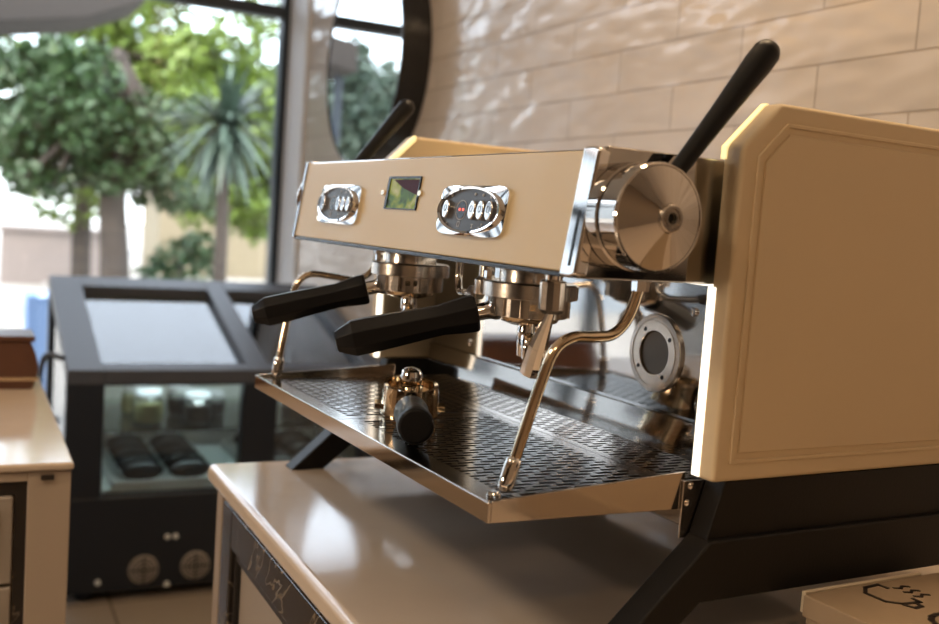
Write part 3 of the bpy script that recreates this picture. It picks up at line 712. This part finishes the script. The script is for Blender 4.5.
# black base blocks, rails and legs
def under(xi, xo):
    part('base_block', MB().prism([(0.262, 0.0115), (0.640, 0.0115), (0.646, -0.050), (0.243, -0.050)], 'x', xi, xo - (0.008 if xo > xi else -0.008)), M['black_frame'], em, bevel=0.002)
    # side rail with slanted leg at each end: one bent bar
    rail = [(0.243, -0.048), (0.760, -0.048), (0.905, CT), (0.849, CT), (0.735, -0.112), (0.235, -0.112), (0.155, CT), (0.096, CT)]
    part('rail_leg', MB().prism(rail, 'x', xi, xo), M['black_frame'], em, bevel=0.003)
under(0.004, 0.040)
under(XL - 0.004, XL - 0.040)
part('cross_bar', MB().box(XL, 0.0, 0.60, 0.64, -0.10, -0.056), M['black_frame'], em, bevel=0.002)

# brew groups
def group_head(cx_, cy_):
    g = part('group_head', MB().lathe([(0.036, 0.0), (0.036, 0.018), (0.034, 0.024)], (cx_, cy_, 0.1925), seg=56), M['steel'], em, angle=25)
    part('group_collar', MB().lathe([(0.050, 0.0), (0.0545, 0.0015), (0.0545, 0.0165), (0.052, 0.0185), (0.036, 0.0185)], (cx_, cy_, 0.1765), seg=64), M['steel'], em, g, angle=25)
    st = MB()
    for k in range(14):
        a = 2 * pi * k / 14; c, s = cos(a), sin(a)
        v = []
        for (r_, w_) in ((0.041, 0.0052), (0.0465, 0.0052)):
            v += [(cx_ + r_ * c - w_ * s, cy_ + r_ * s + w_ * c), (cx_ + r_ * c + w_ * s, cy_ + r_ * s - w_ * c)]
        st.prism([v[0], v[1], v[3], v[2]], 'z', 0.157, 0.178)
    st.lathe([(0.039, 0.156), (0.043, 0.156), (0.043, 0.178), (0.039, 0.178)], (cx_, cy_, 0), seg=40, caps=False)
    part('group_teeth', st, M['steel'], em, g)
    bl = part('group_bolt', MB().lathe([(0.006, 0), (0.006, 0.008)], (cx_ - 0.046, cy_ - 0.028, 0.195), seg=6), M['chrome'], em, g)
    return g
GR, GL = (-0.178, 0.142), (-0.492, 0.142)
group_head(*GR); group_head(*GL)

# wands
def wand(pts, rad, tip):
    w = part('steam_wand', MB().tube(pts, rad, seg=18, smooth=8), M['bronze'], em)
    p0, p1 = Vector(tip[0]), Vector(tip[1])
    part('wand_tip', MB().tube([p0, p0 + (p1 - p0) * 0.2, p0 + (p1 - p0) * 0.85, p1], [0.0045, 0.0085, 0.0082, 0.0055], seg=18, smooth=3), M['chrome'], em, w)
    part('wand_nut', MB().lathe([(0.009, 0), (0.009, 0.012)], (pts[-1][0], pts[-1][1], 0.199), seg=6), M['chrome'], em, w)
wand([(-0.030, 0.040, 0.018), (-0.030, 0.053, 0.06), (-0.030, 0.067, 0.104), (-0.030, 0.080, 0.137), (-0.030, 0.100, 0.1505), (-0.030, 0.125, 0.1515), (-0.030, 0.150, 0.1545), (-0.030, 0.168, 0.172), (-0.030, 0.180, 0.205)], 0.0058,
     ((-0.030, 0.034, 0.000), (-0.030, 0.044, 0.033)))
wand([(-0.706, 0.030, 0.018), (-0.706, 0.038, 0.073), (-0.706, 0.047, 0.122), (-0.706, 0.055, 0.146), (-0.706, 0.075, 0.160), (-0.700, 0.110, 0.158), (-0.69, 0.145, 0.155), (-0.68, 0.165, 0.170), (-0.675, 0.175, 0.205)], 0.0052,
     ((-0.706, 0.028, -0.001), (-0.706, 0.032, 0.030)))
# hot water outlet beside the right group, and the small drain pipe between the groups
hw = part('water_outlet', MB().lathe([(0.0125, 0.034), (0.0135, 0.032), (0.0135, 0.004), (0.010, 0.0)], (-0.070, 0.100, 0.170), seg=12), M['steel'], em, angle=20)
part('outlet_cap', MB().lathe([(0.008, 0), (0.0085, 0.002), (0.0085, 0.014)], (-0.070, 0.100, 0.202), seg=24), M['chrome'], em, hw)
part('outlet_nozzle', MB().tube([(-0.070, 0.100, 0.172), (-0.074, 0.100, 0.164), (-0.090, 0.101, 0.135), (-0.100, 0.102, 0.112), (-0.104, 0.102, 0.103)], [0.0045, 0.005, 0.0105, 0.012, 0.0115], seg=10, smooth=4), M['chrome'], em, hw, angle=20)
dp = part('drain_pipe', MB().tube([(-0.40, 0.17, 0.205), (-0.40, 0.17, 0.180), (-0.385, 0.165, 0.166), (-0.35, 0.155, 0.167), (-0.325, 0.15, 0.170)], 0.0050, seg=14, smooth=6), M['chrome'], em)
part('pipe_nut', MB().lathe([(0.008, 0), (0.009, 0.001), (0.009, 0.020), (0.008, 0.022)], (-0.327, 0.15, 0.170), (1, 0, 0), seg=6), M['steel'], em, dp)
part('pipe_valve', MB().lathe([(0.014, 0), (0.015, 0.003), (0.015, 0.018), (0.010, 0.022), (0.010, 0.042)], (-0.292, 0.15, 0.170), seg=20), M['steel'], em, dp)

# ------------------------------------------------------------------ portafilters (local: basket centre at origin, handle towards -Y)
def make_portafilter(label, loose=False):
    root = bpy.data.objects.new('portafilter', None); COL.objects.link(root)
    f = Frame(root, (0, 0, 0), 0)
    bs = MB().lathe([(0.010, -0.030), (0.020, -0.0285), (0.033, -0.024), (0.0365, -0.018), (0.038, -0.003), (0.0395, 0.0), (0.0395, 0.003), (0.0365, 0.003), (0.034, 0.000), (0.033, -0.019), (0.020, -0.022)], (0, 0, 0), seg=56)
    for a in (0, pi):
        c, s = cos(a), sin(a)
        bs.box(min(c * 0.037, c * 0.0465), max(c * 0.037, c * 0.0465), -0.008, 0.008, -0.009, -0.002)
    if loose:
        bs = MB().lathe([(0.010, -0.024), (0.0295, -0.024), (0.031, -0.036), (0.0355, -0.0365), (0.0375, -0.026), (0.038, -0.003), (0.0395, 0.0), (0.0395, 0.003), (0.0365, 0.003), (0.034, 0.000), (0.033, -0.019), (0.020, -0.022)], (0, 0, 0), seg=56)
        for a in (0, pi):
            c = cos(a)
            bs.box(min(c * 0.037, c * 0.0465), max(c * 0.037, c * 0.0465), -0.008, 0.008, -0.009, -0.002)
    bk = part('basket_holder', bs, M['bronze'], f, angle=30)
    d = Vector((0, -1, -0.27)).normalized()
    n0 = Vector((0, -0.033, -0.011))
    part('neck', MB().tube([n0, n0 + d * 0.008, n0 + d * 0.014, n0 + d * 0.03, n0 + d * 0.036], [0.013, 0.0125, 0.0100, 0.0095, 0.0095], seg=20, smooth=3), M['chrome'], f)
    h0 = n0 + d * 0.027
    prof = [(0.0200, 0.0), (0.0222, 0.003), (0.0222, 0.010), (0.0205, 0.024), (0.0182, 0.042), (0.0188, 0.058), (0.0205, 0.095), (0.0215, 0.125), (0.0215, 0.141), (0.0125, 0.160), (0.0115, 0.161)]
    if loose: prof = prof[:-2] + [(0.0200, 0.146), (0.017, 0.1475)]
    hb = MB().lathe(prof, h0, d, seg=24 if loose else 8, phase=pi / 8)
    part('handle', hb, M['black_plastic'], f, bevel=0.0012, bseg=2, angle=20)
    sp = MB().lathe([(0.0105, -0.029), (0.0115, -0.035), (0.0115, -0.043), (0.009, -0.047)], (0, 0, 0), seg=24)
    if loose: sp = MB().lathe([(0.0125, -0.022), (0.0125, -0.030), (0.0145, -0.034), (0.0150, -0.046), (0.0120, -0.054), (0.006, -0.057)], (0, 0.004, 0), seg=10)
    for s in ((-1, 1) if not loose else ()):
        sp.tube([(0, 0, -0.041), (s * 0.008, 0, -0.044), (s * 0.014, 0, -0.051), (s * 0.016, 0, -0.066)], [0.0080, 0.0085, 0.0085, 0.0075], seg=16, smooth=5)
    part('spout', sp, M['chrome'], f)
    root['label'] = label; root['category'] = 'portafilter'; root['group'] = 'black handled portafilters'
    return root
def set_m(root, p, yaw, tilt=0.0, flip=0.0):
    q = Matrix.Rotation(MA, 4, 'Z') @ Matrix.Translation(Vector(p)) @ Matrix.Rotation(yaw, 4, 'Z') @ Matrix.Rotation(tilt, 4, 'X') @ Matrix.Rotation(flip, 4, 'Y')
    q = Matrix.Translation((0, 0, ZF)) @ q
    root.location = q.to_translation(); root.rotation_euler = q.to_euler()
p1 = make_portafilter('portafilter with black handle locked into the nearer brew group')
set_m(p1, (GR[0], GR[1], 0.1745), radians(-22))
p2 = copy_tree(p1); p2['label'] = 'portafilter with black handle locked into the farther brew group'
set_m(p2, (GL[0], GL[1], 0.1745), radians(-23), radians(1.5))
p3 = make_portafilter('upturned portafilter lying on the drip tray', True)
set_m(p3, (-0.405, 0.112, 0.0045), radians(66), radians(10), pi)

# ------------------------------------------------------------------ outside
GZ = -1.15
struct('ground_outside', MB().box(-60, WX - 0.05, -40, 40, GZ - 0.1, GZ), M['paving'])

def leaf_cloud(blobs, n, size, seed, droop=0.3):
    rnd = random.Random(seed); m = MB(); tot = sum(b[3] ** 2 for b in blobs)
    for (x, y, z, r) in blobs:
        k = int(n * r * r / tot)
        for _ in range(k):
            v = Vector((rnd.gauss(0, 1), rnd.gauss(0, 1), rnd.gauss(0, 1))).normalized() * (r * rnd.uniform(0.35, 1.0) ** 0.6)
            c = Vector((x, y, z)) + Vector((v.x, v.y, v.z * 0.85))
            s = size * rnd.uniform(0.6, 1.3)
            e = Euler((rnd.uniform(-1.1, 1.1), rnd.uniform(-1.1, 1.1), rnd.uniform(0, 6.28))).to_matrix()
            q = [(-0.5, 0, 0), (0, -0.28, 0.04), (0.5, 0, -0.05), (0, 0.28, 0.04)]
            m.add([c + e @ (Vector(p) * s) for p in q], [(0, 1, 2, 3)])
    return m
def tree(name, label, x, y, trunk, blobs, n, size, leafm, seed, r0=0.16, group='trees outside the shop window'):
    t = thing(name, label, 'tree', (x, y, GZ), group=group)
    tb = MB().tube([(x, y, GZ)] + trunk, [r0] + [r0 * (0.92 - 0.5 * i / len(trunk)) for i in range(len(trunk))], seg=12, smooth=4)
    part('trunk', tb, M['bark'], t)
    top = Vector(trunk[-1]); bb = MB()
    rnd = random.Random(seed + 1)
    for b_ in blobs[::2]:
        e = Vector(b_[:3]); s = Vector(trunk[rnd.randrange(max(0, len(trunk) - 2), len(trunk))])
        md = (s + e) / 2 + Vector((0, 0, rnd.uniform(0, 0.15)))
        bb.tube([s, md, e], [r0 * 0.38, r0 * 0.25, r0 * 0.10], seg=8, smooth=4)
    part('branches', bb, M['bark'], t)
    part('foliage', leaf_cloud(blobs, n, size, seed), leafm, t)
    return t
R = random.Random(3)
def blobs(cx_, cy_, cz_, rx, ry, rz, n, r):
    out = []
    for _ in range(n):
        a = Vector((R.gauss(0, 1), R.gauss(0, 1), R.gauss(0, 1))).normalized() * R.uniform(0.2, 1)
        out.append((cx_ + a.x * rx, cy_ + a.y * ry, cz_ + a.z * rz, r * R.uniform(0.7, 1.3)))
    return out
tree('street_tree', 'leafy green tree with a stout trunk straight outside the window', -8.6, 0.76,
     [(-8.6, 0.78, -0.4), (-8.6, 0.74, 0.3), (-8.65, 0.82, 0.9), (-8.6, 0.74, 1.5)], blobs(-8.6, 0.60, 1.0, 0.55, 1.05, 0.75, 34, 0.25) + blobs(-8.6, 0.95, 0.45, 0.4, 0.75, 0.35, 12, 0.17) + blobs(-8.6, 0.15, 0.35, 0.3, 0.45, 0.2, 6, 0.15), 8200, 0.10, M['leaf1'], 11, 0.14)
tree('street_tree', 'spreading green tree at the left of the window view', -10.9, -1.5,
     [(-10.9, -1.5, 0.0), (-10.95, -1.3, 0.8), (-10.9, -1.1, 1.5)], blobs(-10.9, -0.75, 1.0, 0.6, 1.0, 1.0, 30, 0.33), 5400, 0.12, M['leaf1'], 12, 0.12)
tree('street_tree', 'bright yellow green tree behind the yucca', -11.0, 2.9,
     [(-11.0, 2.9, 0.0), (-11.05, 2.8, 1.0), (-11.0, 2.6, 1.8)], blobs(-11.0, 2.35, 1.25, 0.6, 1.2, 1.3, 44, 0.36), 8500, 0.13, M['leaf2'], 13, 0.12)
tree('street_tree', 'tall bright green tree behind the stout trunked tree', -13.6, 1.0,
     [(-13.6, 1.0, 0.2), (-13.6, 1.1, 1.2), (-13.55, 1.1, 2.2)], blobs(-13.6, 1.4, 1.7, 0.8, 2.0, 1.5, 44, 0.48), 8000, 0.17, M['leaf2'], 14, 0.13)
tree('street_tree', 'green tree farther along the street at the far left', -17.0, -3.4,
     [(-17.0, -3.4, 0.2), (-17.0, -3.3, 1.2)], blobs(-17.0, -3.0, 1.6, 0.8, 1.7, 1.2, 30, 0.5), 4500, 0.18, M['leaf3'], 15, 0.13)
tree('street_tree', 'pale green tree seen in the round mirror', -12.4, -2.95,
     [(-12.4, -2.95, 0.2), (-12.4, -2.9, 1.0)], blobs(-12.4, -2.85, 1.55, 0.5, 0.85, 1.0, 30, 0.36), 7000, 0.14, M['leaf3'], 16, 0.13)
tree('street_tree', 'dark leafy tree in the far background behind the ochre building', -24.5, 4.8,
     [(-24.5, 4.8, 0.2), (-24.5, 4.8, 2.2)], blobs(-24.5, 3.8, 2.3, 0.8, 3.6, 2.2, 40, 0.8), 5000, 0.28, M['leaf1'], 17, 0.2)
# low hedge-like shrub below the stout tree
def shrub(x, y, r, lab, mt, seed, n=900):
    t = thing('shrub', lab, 'shrub', (x, y, GZ), group='shrubs outside the shop window')
    part('stem', MB().tube([(x, y, GZ), (x, y, GZ + 0.5), (x + 0.02, y, GZ + 0.9)], [0.03, 0.025, 0.012], seg=8), M['bark'], t)
    part('foliage', leaf_cloud([(x, y, GZ + 0.75, r), (x + 0.1, y + 0.15, GZ + 0.95, r * 0.7), (x, y - 0.2, GZ + 0.6, r * 0.8)], n, 0.10, seed), mt, t)
shrub(-9.6, 1.55, 0.36, 'green shrub right of the stout trunk', M['leaf1'], 22)
# yucca: a trunk with a head of long drooping blades
yx, yy, yz = -7.0, 1.33, 0.84
yt = thing('yucca', 'tall yucca with drooping blades right of the stout trunked tree', 'tree', (yx, yy, GZ))
part('trunk', MB().tube([(yx, yy, GZ), (yx, yy + 0.01, 0.0), (yx + 0.02, yy - 0.01, 0.5), (yx, yy, yz)], [0.06, 0.05, 0.045, 0.04], seg=12, smooth=4), M['bark'], yt)
bl = MB(); rr = random.Random(5)
for k in range(150):
    az = rr.uniform(0, 2 * pi); el = rr.uniform(-1.2, 1.2); L = rr.uniform(0.42, 0.66)
    d = Vector((cos(az) * cos(el), sin(az) * cos(el), sin(el))); side = Vector((-sin(az), cos(az), 0))
    pts = []; p = Vector((yx, yy, yz)) + d * 0.03
    for j in range(6):
        w = 0.030 * (1 - (j / 5) ** 2) + 0.002
        pts += [p - side * w, p + side * w]
        p = p + d * (L / 5); d = (d + Vector((0, 0, -0.20))).normalized()
    bl.add(pts, [(2 * j, 2 * j + 1, 2 * j + 3, 2 * j + 2) for j in range(5)])
part('blades', bl, M['leaf3'], yt)
# buildings across the street
def house(x, y0, y1, h, m, lab, rows, cols, seed):
    t = thing('building', lab, 'building', (x - 1, (y0 + y1) / 2, GZ), group='buildings across the street')
    part('walls', MB().box(x - 2, x, y0, y1, GZ, GZ + h), m, t)
    part('roof', MB().box(x - 2.1, x + 0.1, y0 - 0.1, y1 + 0.1, GZ + h, GZ + h + 0.12), M['facade_pink'], t)
    for r in range(rows):
        for c in range(cols):
            yc = y0 + (y1 - y0) * (c + 0.5) / cols; zc = GZ + 0.9 + r * (h - 1) / max(1, rows)
            w = part('window', MB().box(x, x + 0.04, yc - 0.28, yc + 0.28, zc, zc + 0.75), M['navy'], t)
house(-19, 2.9, 6.5, 1.7, M['facade_ochre'], 'low ochre building behind the yucca', 0, 0, 1)
house(-24, -7.5, -2.5, 1.8, M['facade_white'], 'low white building at the far left of the street', 1, 3, 3)
house(-13, -16.0, -5.2, 5.4, M['facade_blue'], 'unseen tall blue grey building added left of the window view', 3, 6, 5)  # out of view, added to block bright sky in the chrome reflections
solo('garden_wall', MB().box(-16.2, -16.0, 0.1, 1.75, GZ, -0.33).box(-16.25, -15.95, 0.05, 1.8, -0.33, -0.27), M['facade_pink'],
     'low pinkish wall across the street left of the stout trunk', 'wall', o=(-16.1, 0.9, GZ))
# shade sail slab under the transom
aw = thing('awning', 'taupe awning hanging outside above the window view', 'awning', (-6.2, -0.33, GZ))
part('canopy', MB().prism([(-0.36, 1.42), (0.40, 1.56), (0.56, 1.49), (0.20, 1.33), (-0.36, 1.22)], 'x', -6.6, -5.9), M['awning'], aw, bevel=0.01)
part('pole', MB().tube([(-6.2, -0.33, GZ), (-6.2, -0.33, 1.30)], 0.03, seg=12), M['navy'], aw)
solo('crate', MB().box(-5.3, -5.0, -0.12, 0.10, GZ, GZ + 0.86), M['blue'],
     'pale blue crate on the pavement left of the display fridge', 'crate', o=(-5.15, -0.01, GZ), bevel=0.01)

def grinder(gx, gy, lab):  # unseen, added so the chrome side reflects dark shapes
    cg = thing('added_grinder', lab, 'grinder', (gx, gy, CT), group='grinders added out of view by the tiled wall')
    part('base', MB().box(gx - 0.10, gx + 0.10, gy - 0.18, gy + 0.14, CT + 0.0005, CT + 0.03), M['black_gloss'], cg, bevel=0.006)
    part('body', MB().prism([(gy - 0.10, CT + 0.16), (gy - 0.02, CT + 0.12), (gy - 0.02, CT + 0.03), (gy + 0.13, CT + 0.03), (gy + 0.13, CT + 0.36), (gy + 0.04, CT + 0.38), (gy - 0.12, CT + 0.30)], 'x', gx - 0.085, gx + 0.085), M['black_gloss'], cg, bevel=0.012)
    part('hopper', MB().lathe([(0.05, 0.365), (0.05, 0.39), (0.085, 0.43), (0.09, 0.50), (0.085, 0.51)], (gx, gy + 0.02, CT), seg=40), M['black_frame'], cg)
    part('fork', MB().box(gx - 0.03, gx + 0.03, gy - 0.16, gy - 0.02, CT + 0.10, CT + 0.112), M['chrome'], cg, bevel=0.002)
grinder(1.16, 0.70, 'black grinder added out of view on the worktop, the one farther from the machine')
grinder(0.74, 0.74, 'black grinder added out of view on the worktop, the one nearer the machine')

# dark shelving added on the unseen side of the room, for the chrome to reflect
sh = thing('added_shelf', 'tall dark wood shelving added out of view opposite the machine', 'shelf', (1.5, -3.8, FZ))
sm = MB().box(0.2, 0.25, -3.98, -3.6, FZ, 1.1).box(2.75, 2.8, -3.98, -3.6, FZ, 1.1)
for q in range(5): sm.box(0.25, 2.75, -3.98, -3.6, FZ + 0.05 + q * 0.5, FZ + 0.09 + q * 0.5)
part('frame', sm, M['dark_wood'], sh)
part('back_board', MB().box(0.25, 2.75, -3.995, -3.98, FZ, 1.1), M['dark_wood'], sh)

# ------------------------------------------------------------------ light
w = bpy.data.worlds.new('World'); SC.world = w; w.use_nodes = True
nt = w.node_tree; N = nt.nodes; L = nt.links
bg = N['Background']; sky = N.new('ShaderNodeTexSky'); sky.sky_type = 'NISHITA'
sky.sun_disc = False; sky.sun_elevation = radians(52); sky.sun_rotation = radians(120); sky.air_density = 1.0; sky.dust_density = 3.0; sky.ozone_density = 1.0
mixc = N.new('ShaderNodeMix'); mixc.data_type = 'RGBA'; mixc.inputs['Factor'].default_value = 0.45; mixc.inputs['B'].default_value = (7.5, 7.8, 8.2, 1)
L.new(sky.outputs[0], mixc.inputs['A']); L.new(mixc.outputs['Result'], bg.inputs['Color'])
bg.inputs['Strength'].default_value = 1.15
sun = bpy.data.lights.new('sun', 'SUN'); sun.energy = 2.6; sun.angle = radians(1.0); sun.color = (1.0, 0.93, 0.82)
so = bpy.data.objects.new('sun', sun); COL.objects.link(so)
so.rotation_euler = Vector((0.75, -0.55, 1.15)).to_track_quat('Z', 'Y').to_euler()
# daylight entering through the shop window (portal)
pl = bpy.data.lights.new('window_portal', 'AREA'); pl.shape = 'RECTANGLE'; pl.size = 4.8; pl.size_y = 2.8
pl.cycles.is_portal = True
po = bpy.data.objects.new('window_portal', pl); COL.objects.link(po)
po.location = (WX - 0.06, -1.53, 0.45 + ZF); po.rotation_euler = (radians(90), 0, radians(-90))

# ------------------------------------------------------------------ camera
cam = bpy.data.cameras.new('camera'); co = bpy.data.objects.new('camera', cam); COL.objects.link(co)
mw = Matrix(((0.44491, -0.10955, 0.88885), (0.89281, -0.02361, -0.44981), (0.07026, 0.9937, 0.0873)))
co.location = (0.80853, -0.44312, 1.2562)
co.rotation_euler = mw.to_euler()
cam.sensor_fit = 'HORIZONTAL'; cam.sensor_width = 36.0; cam.lens = 36.0 * 1014.0 / 939.0
cam.clip_start = 0.02; cam.clip_end = 200
cam.dof.use_dof = True; cam.dof.focus_distance = 1.18; cam.dof.aperture_fstop = 3.5
SC.camera = co

SC.view_settings.view_transform = 'Standard'; SC.view_settings.look = 'None'
SC.view_settings.exposure = -0.18; SC.view_settings.gamma = 1.0; SC.view_settings.use_curve_mapping = False
SC.cycles.use_denoising = True
SC.cycles.max_bounces = 10; SC.cycles.glossy_bounces = 6; SC.cycles.transparent_max_bounces = 16
SC.cycles.caustics_reflective = False
SC.cycles.sample_clamp_indirect = 6.0
